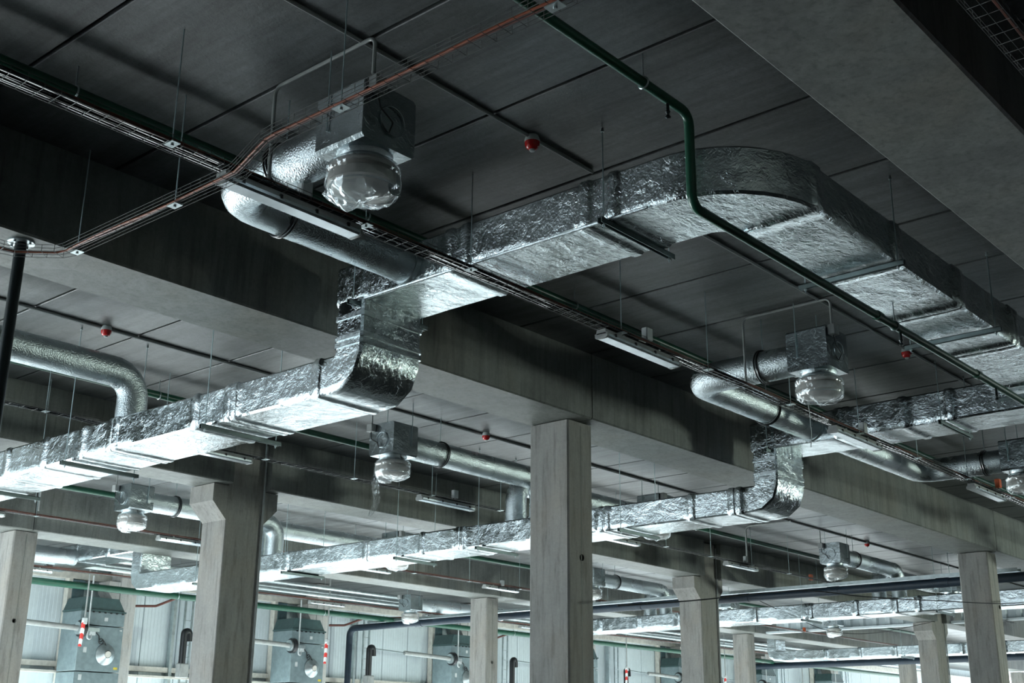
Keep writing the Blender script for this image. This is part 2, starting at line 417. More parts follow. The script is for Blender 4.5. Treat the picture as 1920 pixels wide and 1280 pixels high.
rect_duct(m, upts, .45, (0, 0, 1), .35, .66, ub+ub2, ds=.09, nseg=6, seg=14)
m.build('upper_run', M_foilx, t)
m = MB(); m.tube([(6.345, 7.12, 3.49), (6.345, 5.6, 3.49), (6.35, 4.3, 3.49)], .012, 6); m.build('edge_bead', M_tape, t)
def simple_upper(xc, t, y_near):
    m = MB(); rect_duct(m, [(xc, 7.49, 3.675), (xc, y_near, 3.675)], 0, (0, 0, 1), .35, .68, [7.49-y for y in (6.3, 6.2, 5.5, 4.95)], ds=.1, nseg=6)
    m.build('upper_run', M_foil, t)
bl2 = [7.66, 7.76, 8.36, 9.7, 9.8, 11.0, 12.36, 12.45, 13.2, 14.45, 16.4, 17.6, 18.9]
D2X = 13.54
t2 = tee_duct(D2X, 'second foil-wrapped rectangular duct crossing the middle and rising at the right', 21.0, True, bl2, [])
simple_upper(D2X, t2, 4.14)
m = MB(); rect_duct(m, [(D2X, 20.84, 3.675), (D2X, 25.0, 3.675)], 0, (0, 0, 1), .35, .68, [1.2, 2.4, 3.6], ds=.12); m.build('far_run', M_foil, t2)
D3X = 25.75
t3 = tee_duct(D3X, 'third foil-wrapped rectangular duct behind the navy pipe at lower right', 21.0, True, [8.3, 9.4, 9.5, 10.6, 11.1, 12.0, 13.1, 13.2, 14.5, 15.6, 16.6, 17.8, 19], [])
simple_upper(D3X, t3, 5.0)
D4X = 38.0
t4 = tee_duct(D4X, 'farthest foil-wrapped rectangular duct behind the last corbelled column', 21.0, True, [8.3, 9.5, 10.6, 12.0, 13.2, 14.5, 15.6, 16.6, 17.8, 19], [])
# ------------------------------------------------------------------ trapeze hangers
def trapeze(x0, x1, y0, y1, z, label):
    """two rods and a channel; channel along the longer direction"""
    t = thing('trapeze_hanger', label, 'hanger', ((x0+x1)/2, (y0+y1)/2, z), 'trapeze hangers under the ducts')
    m = MB()
    if abs(x1-x0) > abs(y1-y0):
        m.box(x0-.05, x1+.05, y0-.02, y0-.014, z-.041, z); m.box(x0-.05, x1+.05, y0+.014, y0+.02, z-.041, z); m.box(x0-.05, x1+.05, y0-.02, y0+.02, z-.006, z)
        pp = [(x0, y0), (x1, y0)]
    else:
        m.box(x0-.02, x0-.014, y0-.05, y1+.05, z-.041, z); m.box(x0+.014, x0+.02, y0-.05, y1+.05, z-.041, z); m.box(x0-.02, x0+.02, y0-.05, y1+.05, z-.006, z)
        pp = [(x0, y0), (x0, y1)]
    m.build('channel', M_chan, t)
    for px, py in pp:
        m = MB(); m.tube([(px, py, z-.07), (px, py, ZC)], .005, 6); m.build('threaded_rod', M_rod, t)
        m = MB(); m.lathe(px, py, [(.012, z-.055), (.012, z-.041)], 6, caps=(True, True)); m.build('nut', M_galv, t)
        m = MB(); m.lathe(px, py, [(.014, ZC-.03), (.009, ZC)], 8, caps=(True, True)); m.build('ceiling_anchor', M_galv, t)
ord_ = ['nearest', 'second', 'third', 'fourth', 'fifth', 'sixth', 'seventh']
for y in (4.64, 7.22): trapeze(6.31, 7.12, y, y, 3.485, 'steel channel hanger under the large near duct, %s' % ('at its upper bend' if y < 5 else 'at the top of its riser'))
for i, x in enumerate((8.34, 10.33, 12.6)): trapeze(x, x, 3.40, 4.17, 3.485, 'steel channel hanger under the right-hand run of the large near duct, %s from its bend' % ord_[i].replace('nearest', 'first'))
for i, y in enumerate((9.15, 11.55, 13.6)): trapeze(6.31, 7.12, y, y, 2.735, 'steel channel hanger under the lower left duct run, %s from the riser' % ord_[i].replace('nearest', 'first'))
for y in (5.03, 7.22): trapeze(13.12, 13.95, y, y, 3.485, 'steel channel hanger under the second duct, %s' % ('on its high near run' if y < 6 else 'at the top of its riser'))
for i, y in enumerate((9.45, 12.0, 13.7, 16.4, 18.9)): trapeze(13.12, 13.95, y, y, 2.735, 'steel channel hanger under the low run of the second duct, %s from the riser' % ord_[i].replace('nearest', 'first'))
for i, y in enumerate((10.2, 13.3, 16.3)): trapeze(25.33, 26.16, y, y, 2.735, 'steel channel hanger under the third duct, %s from the right' % ord_[i].replace('nearest', 'first'))
for i, y in enumerate((12.5, 16.4)): trapeze(37.58, 38.41, y, y, 2.735, 'small channel hanger under the farthest duct, %s from the right' % ord_[i].replace('nearest', 'first'))
# ------------------------------------------------------------------ round ducts
RR = .158
def round_duct(label, pts, R, straps=(), base=None, seg=9):
    t = thing('round_duct', label, 'duct', base or pts[0], 'round foil ducts')
    path = resample(fillet(pts, R, seg), .09)
    P = [p for _, p, _ in path]
    def rf(i, p, d):
        q = p+d*RR
        return RR+.004*noise.noise(q*9.)+.0025*noise.noise(q*27.)
    m = MB(); m.tube(P, RR, 28, rf=rf); m.build('duct_body', M_foilr, t)
    for c, ax in ((pts[0], (V(pts[1])-V(pts[0])).normalized()), (pts[-1], (V(pts[-2])-V(pts[-1])).normalized())):
        m = MB(); c = V(c); m.tube([c, c+ax*.05], RR+.012, 28); m.build('end_collar', M_tape, t)
    return t
def strap(p, ax, label):
    """black strap round the duct on one rod"""
    t = thing('strap_hanger', label, 'hanger', p, 'black straps holding round ducts')
    for k in (-.014, .014):
        m = MB(); ring = []
        for j in range(33):
            a = 2*pi*j/32
            d = V((0, cos(a), sin(a))) if ax == 'x' else V((cos(a), 0, sin(a)))
            off = V((k, 0, 0)) if ax == 'x' else V((0, k, 0))
            ring.append(V(p)+d*(RR+.012)+off)
        m.tube(ring, .008, 6, caps=(False, False)); m.build('strap', M_black, t)
    m = MB(); m.tube([(p[0], p[1], p[2]+RR+.01), (p[0], p[1], ZC)], .005, 6); m.build('threaded_rod', M_rod, t)
ZR = 3.675
round_duct('foil round duct with elbow behind the leftmost batten lamp', [(6.37, 6.66, ZR), (4.62, 6.66, ZR), (4.62, 5.46, ZR)], .24)
strap((5.1, 6.66, ZR), 'x', 'double black strap on the round duct below the leftmost batten lamp')
strap((4.62, 6.05, ZR), 'y', 'double black strap beside the nearest ceiling diffuser box')
round_duct('foil round duct with elbow left of the second near diffuser box', [(13.2, 6.66, ZR), (10.65, 6.66, ZR), (10.65, 5.46, ZR)], .24)
strap((12.15, 6.66, ZR), 'x', 'black strap on the round duct running into the second rectangular duct')
strap((10.65, 5.85, ZR), 'y', 'double black strap beside the second near diffuser box')
round_duct('foil round duct with elbow at right below the orange box tray', [(13.88, 6.66, ZR), (16.42, 6.66, ZR), (16.42, 5.48, ZR)], .24)
strap((16.42, 5.75, ZR), 'y', 'double black strap near the right edge by the diffuser box')
round_duct('large round foil duct elbowing down at the left edge', [(-2., 11.15, ZR), (6.76, 11.15, ZR), (6.76, 11.15, 3.08)], .26)
for y0, nm in ((11.2, 'middle'), (17.25, 'far')):
    for xd, wh in ((D2X, 'onto the second rectangular duct'), (D3X, 'onto the third rectangular duct')):
        if y0 > 17 and xd > 20: pass
        round_duct('straight round foil duct in the %s bay elbowing down %s' % (nm, wh), [(xd-2.72, y0-.02, ZR), (xd, y0-.02, ZR), (xd, y0-.02, 3.08)], .24)
        round_duct('round foil duct in the %s bay arching away right %s' % (nm, wh.replace('onto', 'from')), [(xd, y0+.44, 3.08), (xd, y0+.44, ZR), (xd+3.0, y0+.44, ZR), (xd+3.0, y0+.225, ZR)], [.24, .2])
        strap((xd-2.1, y0-.02, ZR), 'x', 'black strap on the %s-bay round duct running %s' % (nm, wh))
round_duct('round foil duct behind the farthest beam by the navy pipe', [(23.12, 23.3, 3.5), (26.5, 23.3, 3.5)], 0)
round_duct('round foil duct behind the far beam at lower left', [(9.5, 23.3, 3.58), (13.2, 23.3, 3.58)], 0)
# ------------------------------------------------------------------ plenum boxes with wrapped diffusers
def plenum():
    t = thing('diffuser_box', 'foil-wrapped box with plastic-wrapped round diffuser', 'ceiling diffuser', (0, 0, 3.5), 'diffuser boxes')
    m = MB(); rect_duct(m, [(0, -.215, 3.70), (0, .215, 3.70)], 0, (0, 0, 1), .40, .44, (), ds=.05, nseg=8, amp=.004, sag=0); m.build('plenum', M_foilb, t)
    m = MB(); m.lathe(0, 0, [(.175, 3.53), (.18, 3.49), (.168, 3.465), (.178, 3.45), (.165, 3.43), (.15, 3.42)], 28, caps=(True, True)); m.build('neck', M_tape, t)
    d = None
    m = MB(); m.lathe(0, 0, [(.14, 3.44), (.205, 3.425), (.225, 3.40), (.225, 3.375), (.195, 3.37), (.195, 3.355), (.222, 3.35), (.226, 3.29), (.20, 3.275), (.19, 3.26), (.12, 3.235), (.05, 3.24), (.01, 3.24)], 40, caps=(True, True)); d = m.build('diffuser', M_rim, t)
    m = MB(); m.lathe(0, 0, [(.21, 3.30), (.212, 3.27), (.205, 3.27)], 32); m.build('inner_ring', M_white, d)
    def f(i, a, r, z):
        q = V((cos(a)*1.6, sin(a)*1.6, z*9))
        k = .008*noise.noise(q*2.3)+.005*noise.noise(q*7.)
        zz = z+(.03*noise.noise(V((cos(a)*2, sin(a)*2, 1.)))-.035*max(0, cos(a-3.9))**4 if i > 7 else 0)
        return max(.004, r+k), zz
    m = MB(); m.lathe(0, 0, [(.182, 3.445), (.218, 3.43), (.236, 3.402), (.233, 3.375), (.222, 3.36), (.236, 3.34), (.238, 3.29), (.222, 3.245), (.18, 3.215), (.12, 3.20), (.06, 3.195), (.01, 3.19)], 48, f); m.build('plastic_wrap', M_film, t)
    for sx in (-.235, .235):
        m = MB(); m.tube([(sx, .1, 3.62), (sx, .1, ZC)], .005, 6); m.build('threaded_rod', M_rod, t)
    m = MB(); ring = [(.02+.1*cos(2*pi*j/24)+.003*sin(5*j), -.226, 3.68+.1*sin(2*pi*j/24)+.003*cos(7*j)) for j in range(25)]
    m.tube(ring, .006, 6, caps=(False, False)); m.build('cover_ring', M_foilb, t)
    m = MB(); m.box(-.2, -.1, -.3, -.225, 3.80, 3.90, .006); m.build('junction_box', M_cond, t)
    m = MB(); m.tube(fillet([(-.15, -.26, 3.80), (-.13, -.27, 3.70), (-.02, -.27, 3.64), (-.02, -.235, 3.58)], .02, 4), .006, 6); m.build('cable', M_black, t)
    return t
PB = plenum()
first = True
def place(x, y, rot, label, z=3.5):
    global first
    if first:
        PB.location = (x, y, 3.5+ZO); PB.rotation_euler = (0, 0, rot); PB['label'] = label; first = False; return PB
    return dup(PB, (x, y, z), rot, label)
place(4.62, 5.25, 0, 'nearest foil box with drooping plastic-wrapped round diffuser, top left')
place(10.65, 5.25, 0, 'foil box with plastic-wrapped diffuser at right, behind the green pipe')
place(16.42, 5.27, 0, 'foil box with wrapped diffuser cut by the right edge')
place(10.6, 11.2, -pi/2, 'foil box with wrapped diffuser trailing a plastic strip, left of the central column')
place(16.54, 11.2, 0, 'foil box with wrapped diffuser hidden behind the riser of the second duct')
place(22.85, 11.2, -pi/2, 'foil box with wrapped diffuser above the navy pipe, left of the right column')
place(28.75, 11.2, 0, 'foil box with wrapped diffuser far right behind the right column')
place(10.72, 17.3, -pi/2, 'foil box with wrapped diffuser left of the dark corbelled column')
place(16.54, 17.25, 0, 'wrapped diffuser showing below the middle of the second duct')
place(22.85, 17.3, -pi/2, 'foil box with wrapped diffuser just right of the central column')
place(28.75, 17.25, 0, 'far foil box with wrapped diffuser below the third duct')
place(22.9, 23.3, -pi/2, 'foil box with wrapped diffuser behind the far beam, left of the pale column', 3.31)
place(34.9, 17.3, -pi/2, 'far diffuser box beneath the corrugated strip, lower right')
m = MB()
def fb(i, a, r, z):
    k = noise.noise(V((cos(a)*2, sin(a)*2, i*.7)))
    return r*(1+.3*k), z+.01*k
m.lathe(-.10, .02, [(.16, 3.245), (.15, 3.215), (.115, 3.18), (.07, 3.145), (.035, 3.115), (.004, 3.10)], 28, fb)
PB['_b'] = (0., 0., 3.5); m.build('loose_wrap', M_film, PB)
m = MB(); m.quadgrid([[(x*.05+.03+.01*sin(k*2), -.20+.01*cos(x*3+k), 3.36-.05*k) for x in range(3)] for k in range(4)], close=False); m.build('foil_scrap', M_tape, PB)
# trailing plastic strip
m = MB(); rows = []
for i in range(15):
    s = i/14; z = 3.27-.52*s; w = .05+.05*sin(s*3)+.01*sin(9*s)
    cx = 10.50-.03*s+.05*sin(s*2.5); cy = 11.40+.02*sin(s*7)+.05*s
    rows.append([(cx+.01*sin(3*q+4*s)+(q-2)*.010, cy+(q-2)/2*w+.008*sin(2*q+6*s), z+.015*sin(q*2.1)) for q in range(5)])
m.quadgrid(rows, close=False)
tag(m.build('plastic_strip', M_film), 'limp clear plastic strip hanging from a wrapped diffuser, left of the central column', 'plastic sheet')
# string hanging under right diffuser
m = MB(); m.tube([(10.60+.01*sin(k*1.7), 5.35+.008*cos(k), 3.18-.07*k) for k in range(7)], .004, 5)
tag(m.build('hanging_string', M_white), 'thin white string hanging below the right-hand near diffuser', 'string')
# ------------------------------------------------------------------ cable trays
def wire_tray(name, label, pts, R, w=.13, h=.05, ncab=5, step=.1, cab=True, mesh_detail=True):
    t = thing(name, label, 'cable tray', pts[0], 'wire mesh cable trays')
    path = fillet(pts, R, 5) if len(pts) > 2 else [V(p) for p in pts]
    st = resample(path, step); m = MB()
    fr = []
    for k, (s_, p, tn) in enumerate(st):
        if 0 < k < len(st)-1: tn = (st[k+1][1]-st[k-1][1]).normalized()
        sd = tn.cross(V((0, 0, 1))).normalized(); up = sd.cross(tn).normalized()
        fr.append((p, sd, up))
    def line(a, b, r, n=4): m.tube([p+sd*a+up*b for p, sd, up in fr], r, n)
    for a, b in ((-w/2, h), (-w/2, h*.5), (-w/2, 0), (0, 0), (w/2, 0), (w/2, h*.5), (w/2, h)): line(a, b, .0021)
    for p, sd, up in fr:
        m.tube([p+sd*(-w/2)+up*h, p+sd*(-w/2), p+sd*(w/2), p+sd*(w/2)+up*h], .0019, 4)
    m.build('wire_mesh', M_wire, t)
    def cable(a, b, r, mt, nm):
        m = MB(); ph = random.random()*6
        m.tube([p+sd*(a+.006*sin(k*.35+ph))+up*(b+.003*sin(k*.5+ph)) for k, (p, sd, up) in enumerate(fr)], r, 7); m.build(nm, mt, t)
    return t, cable
def T(label, x0, x1, y, z, blacks=5, orange=True, step=.1):
    t, cb = wire_tray('cable_tray', label, [(x0, y, z), (x1, y, z)], 0, w=.14, step=step)
    for k in range(blacks): cb(-.054+.026*k, .016, .0135, M_cable, 'black_cable')
    if orange: cb(.052, .016, .011, M_brown, 'brown_cable'); cb(.045, .034, .006, M_orange, 'orange_cable')
    return t
T('near wire tray of black cables running from the left edge to the right edge', 1.5, 30, 5.92, 3.41)
T('wire tray behind the central column in the second bay', 3., 36, 12.32, 3.41, 3, False, .15)
T('far wire tray with brown cable in front of the far beam', 5., 42, 18.5, 3.41, 2, True, .2)
T('wire tray close to the light panel wall', 8., 46, 24.4, 3.45, 3, True, .25)
T('wire tray at the top right corner beyond the overhead beam', 3.5, 9, 1.57, 3.28, 0, True)
t, cb = wire_tray('cable_tray', 'wire tray with a single orange cable crossing the top left diagonally', [(3.86, .5, 3.30), (3.86, 5.2, 3.30), (3.95, 5.62, 3.24), (3.95, 7.6, 3.24), (3.7, 7.86, 3.24), (1.5, 7.86, 3.24)], [.3, .3, .12, .12], w=.12)
cb(-.02, .012, .008, M_orange, 'orange_cable'); cb(-.004, .012, .006, M_brown, 'brown_cable')
def tray_hanger(p, z, label, grp):
    t = thing('tray_hanger', label, 'hanger', (p[0], p[1], z), grp)
    m = MB(); m.tube([(p[0], p[1], z-.02), (p[0], p[1], ZC)], .0045, 6); m.build('threaded_rod', M_rod, t)
    m = MB(); m.box(p[0]-.03, p[0]+.03, p[1]-.045, p[1]+.045, z-.012, z-.006); m.lathe(p[0], p[1], [(.01, z-.022), (.01, z-.012)], 6, caps=(True, True)); m.build('plate', M_galv, t)
    return t
H = tray_hanger((3.63, 5.86), 3.41, 'rod hanging the near black-cable tray, first from the left', 'rods hanging the near tray')
for i, x in enumerate((5.2, 6.27, 8.2, 9.6, 11.2, 12.8, 14.4, 16.0, 17.6)):
    dup(H, (x, 5.86, 3.41), None, 'rod hanging the near black-cable tray, %s from the left' % ['second', 'third', 'fourth', 'fifth', 'sixth', 'seventh', 'eighth', 'ninth', 'tenth'][i])
for i, (x, y, z) in enumerate(((3.86, 1.6, 3.3), (3.86, 3.1, 3.3), (3.86, 4.6, 3.3), (3.95, 6.27, 3.24), (3.97, 7.46, 3.24), (3.4, 7.86, 3.24))):
    dup(H, (x, y, z), None, 'rod hanging the diagonal orange-cable tray, %s from the top right' % ['first', 'second', 'third', 'fourth', 'fifth', 'sixth'][i], 'rods hanging the diagonal tray')
wd = ['first', 'second', 'third', 'fourth', 'fifth', 'sixth', 'seventh', 'eighth', 'ninth', 'tenth', 'eleventh', 'twelfth']
for i in range(12):
    dup(H, (6.4+1.5*i, 12.26, 3.41), None, 'rod hanging the second-bay wire tray, %s from the left' % wd[i], 'rods hanging the second-bay tray')
for i in range(10):
    dup(H, (9.7+1.7*i, 18.44, 3.41), None, 'rod hanging the far wire tray, %s from the left' % wd[i], 'rods hanging the far tray')
# ------------------------------------------------------------------ batten lamps
def lamp():
    t = thing('batten_lamp', 'lamp', 'lamp', (0, 0, 3.33), 'unlit batten lamps under the trays')
    L = 1.14
    m = MB(); m.prism([(-.055, 3.355), (.055, 3.355), (.045, 3.40), (-.045, 3.40)], 'x', 0, L); m.build('housing', M_lampb, t)
    m = MB(); pr = [(-.065, 3.355), (-.063, 3.335), (-.05, 3.322), (.05, 3.322), (.063, 3.335), (.065, 3.355)]
    m.prism(pr, 'x', .015, L-.015); m.build('lens', M_lens, t)
    for a in (0, L-.02):
        m = MB(); m.prism([(-.068, 3.365), (-.066, 3.33), (-.05, 3.318), (.05, 3.318), (.066, 3.33), (.068, 3.365)], 'x', a, a+.02); m.build('end_cap', M_lampb, t)
    for a in (.12, .42, .72, 1.0):
        for s in (-1, 1):
            m = MB(); m.box(a, a+.02, s*.062-.006, s*.062+.008, 3.345, 3.375); m.build('clip', M_black, t)
    for a in (.3, .85):
        m = MB(); m.box(a, a+.02, -.02, .02, 3.40, 3.43); m.build('bracket', M_galv, t)
    return t
LB = lamp(); fl = True
def put_lamp(x, y, label, z=3.33):
    global fl
    if fl: LB.location = (x, y, z+ZO); LB['label'] = label; fl = False; return
    dup(LB, (x, y, z), None, label)
for i, x in enumerate((4.04, 8.0, 12.27, 16.28, 20.4)): put_lamp(x, 5.93, 'unlit white batten lamp under the near cable tray, %s from the left' % wd[i])
for i, x in enumerate((8.08, 12.22, 16.5, 20.55, 24.6)): put_lamp(x, 12.34, 'unlit batten lamp under the second-bay tray, %s from the left' % wd[i])
for i, x in enumerate((8.05, 12.0, 16.4, 20.45, 24.5, 28.6)): put_lamp(x, 18.5, 'unlit batten lamp under the far tray, %s from the left' % wd[i])
for i, x in enumerate((12.2, 16.4, 20.4, 24.5, 28.6)): put_lamp(x, 24.4, 'small unlit batten lamp in front of the panel wall, %s from the left' % wd[i], 3.365)
# junction boxes on the trays
def jbox(x, y, z, m_, label):
    t = thing('junction_box', label, 'junction box', (x, y, z), 'junction boxes on the trays')
    m = MB(); m.box(x-.045, x+.045, y-.03, y+.03, z, z+.12, .006); m.build('case', m_, t)
    m = MB(); m.box(x-.041, x+.041, y-.034, y-.029, z+.004, z+.116); m.build('lid', m_, t)
    m = MB(); m.tube(fillet([(x-.02, y, z), (x-.05, y-.02, z-.03), (x-.15, y-.01, z-.03)], .015, 3), .006, 6); m.build('cable', M_black, t)
jbox(4.68, 5.90, 3.44, M_white, 'white junction box above the first near batten lamp')
jbox(8.62, 5.88, 3.44, M_white, 'white junction box above the second near batten lamp')
jbox(12.95, 5.88, 3.44, M_white, 'white junction box above the third near batten lamp')
jbox(16.95, 5.80, 3.43, M_obox, 'orange junction box on the near tray at the right edge')
jbox(12.9, 12.28, 3.44, M_white, 'white junction box on the tray left of the central column')
jbox(21.2, 12.28, 3.44, M_white, 'white junction box on the tray right of the central column')
jbox(24.1, 12.4, 3.40, M_obox, 'orange junction box on the tray left of the far diffuser box')
jbox(16.5, 18.45, 3.42, M_obox, 'orange junction box below the middle of the second duct')
jbox(21.0, 18.45, 3.42, M_white, 'white junction box on the far tray left of the pale column')
jbox(35.2, 18.45, 3.42, M_obox, 'tiny orange junction box under the corrugated strip')
# ------------------------------------------------------------------ pipes
def pipe(name, label, pts, R, r, mt, cat='pipe', clamps=(), n=16, rodlen=True, joints=()):
    t = thing(name, label, cat, pts[0], 'service pipes')
    P = fillet(pts, R, 7) if len(pts) > 2 else [V(p) for p in pts]
    m = MB(); m.tube(P, r, n); m.build('pipe_body', mt, t)
    for (x, y, z) in clamps:
        m = MB(); ring = [(x, y+(r+.004)*cos(2*pi*j/16), z+(r+.004)*sin(2*pi*j/16)) for j in range(17)]
        m.tube(ring, .007, 5, caps=(False, False)); m.tube([(x, y, z+r), (x, y, ZC)], .005, 6); m.build('pipe_clamp', M_galv, t)
    for (a, b) in joints:
        m = MB(); m.tube([a, b], r+.008, n); m.build('coupling', mt, t)
    return t
pipe('green_pipe', 'dark green pipe high on the ceiling above the near black-cable tray', [(-3, 6.76, 4.0), (40, 6.76, 4.0)], 0, .038, M_green, clamps=[(3.44, 6.76, 4.0), (6.0, 6.76, 4.0), (8.7, 6.76, 4.0), (11.5, 6.76, 4.0), (14.5, 6.76, 4.0)])
t = pipe('green_pipe', 'dark green pipe dropping before the large duct bend, running to the right edge', [(-3, 3.85, 3.98), (6.2, 3.85, 3.98), (6.2, 3.85, 3.31), (26, 3.85, 3.31)], .09, .033, M_green, clamps=[(5.68, 3.85, 3.98), (8.35+.9, 3.85, 3.31)], joints=[((8.9, 3.85, 3.31), (8.98, 3.85, 3.31)), ((11.0, 3.85, 3.31), (11.08, 3.85, 3.31))])
for i, p in enumerate(((5.95, 3.85, 3.9), (9.35, 3.85, 3.22), (11.5, 3.85, 3.22))):
    m = MB(); m.tube([(p[0], p[1], p[2]+.06), (p[0], p[1], p[2])], .012, 8); m.lathe(p[0], p[1], [(.012, p[2]), (.018, p[2]-.01), (.008, p[2]-.03), (.02, p[2]-.05), (.004, p[2]-.055)], 10); m.build('sprinkler_head', M_pole, t)
pipe('green_pipe', 'green pipe on the ceiling of the second bay', [(-3, 12.62, 4.0), (46, 12.62, 4.0)], 0, .045, M_green, clamps=[(8, 12.62, 4.), (12, 12.62, 4.), (16, 12.62, 4.), (20, 12.62, 4.)])
pipe('green_pipe', 'green pipe on the ceiling of the far bay', [(-3, 18.68, 4.0), (46, 18.68, 4.0)], 0, .05, M_green)
pipe('green_pipe', 'thick bright green pipe running in front of the panel wall', [(0, 25.0, 3.25), (58, 25.0, 3.25)], 0, .075, M_green, clamps=[(16.9, 25., 3.25), (21.4, 25., 3.25), (29, 25, 3.25)])
pipe('navy_pipe', 'thick navy pipe crossing lower right and elbowing down by the panel wall', [(23.55, 2, 3.06), (23.55, 26.35, 3.07), (23.55, 26.35, -1.6)], .22, .088, M_navy, joints=[((23.55, y, 3.065), (23.55, y+.25, 3.065)) for y in (9.2, 11.5, 13.6, 16.4, 18.6, 21, 23.5)])
pipe('navy_pipe', 'far navy pipe at the bottom right beyond the last corbelled column', [(45.0, 4, 3.1), (45.0, 26.4, 3.1), (45.0, 26.4, -1.6)], .25, .12, M_navy)
# thin silver tray above the navy pipe
m = MB(); m.box(23.87, 23.88, 8, 26, 3.22, 3.28); m.box(24.07, 24.08, 8, 26, 3.22, 3.28); m.box(23.87, 24.08, 8, 26, 3.215, 3.222)
tag(m.build('metal_trunking', M_galv), 'bright metal trunking just above the navy pipe', 'cable tray')
# black steel prop
t = thing('steel_pole', 'black steel pole with round flange at the left edge', 'pole', (3.86, 8.08, ZF))
m = MB(); m.tube([(3.86, 8.08, ZF), (3.86, 8.08, ZB-.01)], .042, 20); m.build('tube', M_pole, t)
m = MB(); m.lathe(3.86, 8.08, [(.095, ZB-.012), (.095, ZB)], 24, caps=(True, True)); m.build('flange', M_galv, t)
for k in range(4):
    a = k*pi/2+.5; m = MB(); m.lathe(3.86+.075*cos(a), 8.08+.075*sin(a), [(.01, ZB-.03), (.01, ZB-.012)], 6, caps=(True, True)); m.build('bolt', M_galv, t)
# ------------------------------------------------------------------ conduits and detectors
def conduit(label, pts, R=.06, r=.013, mt=None):
    m = MB(); m.tube(fillet(pts, R, 5) if len(pts) > 2 else pts, r, 8)
    return tag(m.build('conduit', mt or M_cond), label, 'conduit', 'grey conduits')
conduit('grey conduit along the ceiling of the near bay, ending at the large duct', [(1, 5.1, 4.175), (6.8, 5.1, 4.175)], 0)
conduit('grey conduit along the near ceiling right of the large duct bend', [(7.3, 5.1, 4.175), (30, 5.1, 4.175)], 0)
conduit('dark conduit along the bright ceiling of the second bay', [(-3, 11.34, 4.172), (46, 11.34, 4.172)], 0, .018)
conduit('dark conduit along the ceiling of the far bay', [(-3, 17.4, 4.172), (46, 17.4, 4.172)], 0, .018)
for x, y0, lb in ((4.42, 5.95, 'looping from the near tray up to the nearest diffuser box'), (10.46, 5.95, 'looping from the near tray up to the right-hand near diffuser box')):
    conduit('pale conduit ' + lb, [(x, y0, 3.47), (x, y0, 4.165), (x, 4.98, 4.165), (x, 4.98, 3.9)])
for x, y0, lb in ((10.36, 11.34, 'into the diffuser box left of the central column'), (22.6, 11.34, 'into the diffuser box above the navy pipe'), (10.45, 17.4, 'into the diffuser box left of the dark corbelled column')):
    conduit('thin conduit dropping from the ceiling ' + lb, [(x, y0+.02, 4.16), (x, y0+.02, 3.9)], 0, .011)
conduit('bent conduit dropping from the ceiling to the far tray at lower left', [(9.6, 16.6, 4.165), (9.6, 18.2, 4.165), (9.6, 18.2, 3.45)], .1)
conduit('bent conduit loop above the middle tray, left of the far diffuser box', [(21.3, 11.3, 4.165), (21.3, 12.3, 4.165), (21.3, 12.3, 3.45)], .1, .018)
def detector(x, y, label):
    t = thing('fire_detector', label, 'detector', (x, y, ZC), 'red ceiling detectors')
    m = MB(); m.lathe(x, y, [(.045, ZC), (.056, ZC-.03), (.056, ZC-.05)], 20, caps=(True, True)); m.build('base', M_white, t)
    m = MB(); m.lathe(x, y, [(.055, ZC-.05), (.053, ZC-.075), (.04, ZC-.10), (.02, ZC-.11), (.004, ZC-.112)], 20, caps=(True, True)); m.build('beacon', M_red, t)
    m = MB(); m.lathe(x, y, [(.022, ZC-.108), (.018, ZC-.122), (.003, ZC-.124)], 12, caps=(True, True)); m.build('lens', M_white, t)
detector(6.08, 5.1, 'red ceiling beacon in the dark near bay, top centre')
detector(12.5, 5.1, 'red ceiling beacon behind the right-hand green pipe')
detector(6.46, 11.31, 'red ceiling beacon on the bright soffit at left')
detector(12.45, 11.27, 'red ceiling beacon just left of the central column')
detector(24.65, 11.32, 'red ceiling beacon above the navy pipe at right')
detector(9.9, 17.4, 'red ceiling beacon in the far bay at lower left')
# sagging messenger cables
def sag(label, pts):
    P = [V(p) for p in pts]; out = []
    for i in range(len(P)-1):
        a = P[max(i-1, 0)]; b = P[i]; c = P[i+1]; d = P[min(i+2, len(P)-1)]
        for k in range(6):
            t = k/6
            out.append(.5*((2*b)+(c-a)*t+(2*a-5*b+4*c-d)*t*t+(3*b-a-3*c+d)*t**3))
    out.append(P[-1]); m = MB(); m.tube(out, .008, 5)
    tag(m.build('slack_cable', M_black), label, 'cable')
sag('thin slack black cable passing in front of the smudged right column', [(10.74, 7.8, 1.42), (12.24, 7.8, 1.61), (14.84, 7.8, 1.97), (16.76, 7.8, 2.07), (19.4, 7.8, 2.25), (23.4, 7.8, 2.58), (27, 7.8, 3.3)])
sag('thin slack black cable looping to the farthest corbelled column', [(24.2, 14., 3.2), (26.5, 14., 2.86), (28.1, 14., 2.70), (30.5, 14., 2.83), (34.5, 14.1, 3.42)])
# diagonal brace at right
m = MB(); m.tube([(26.3, 9., 4.15), (26.8, 9., 3.66)], .02, 8); m.tube([(25.6, 9., 3.5), (27.6, 9., 3.66)], .025, 8)
tag(m.build('pipe_brace', M_pole), 'dark diagonal brace holding a thin pipe right of the right column', 'brace')
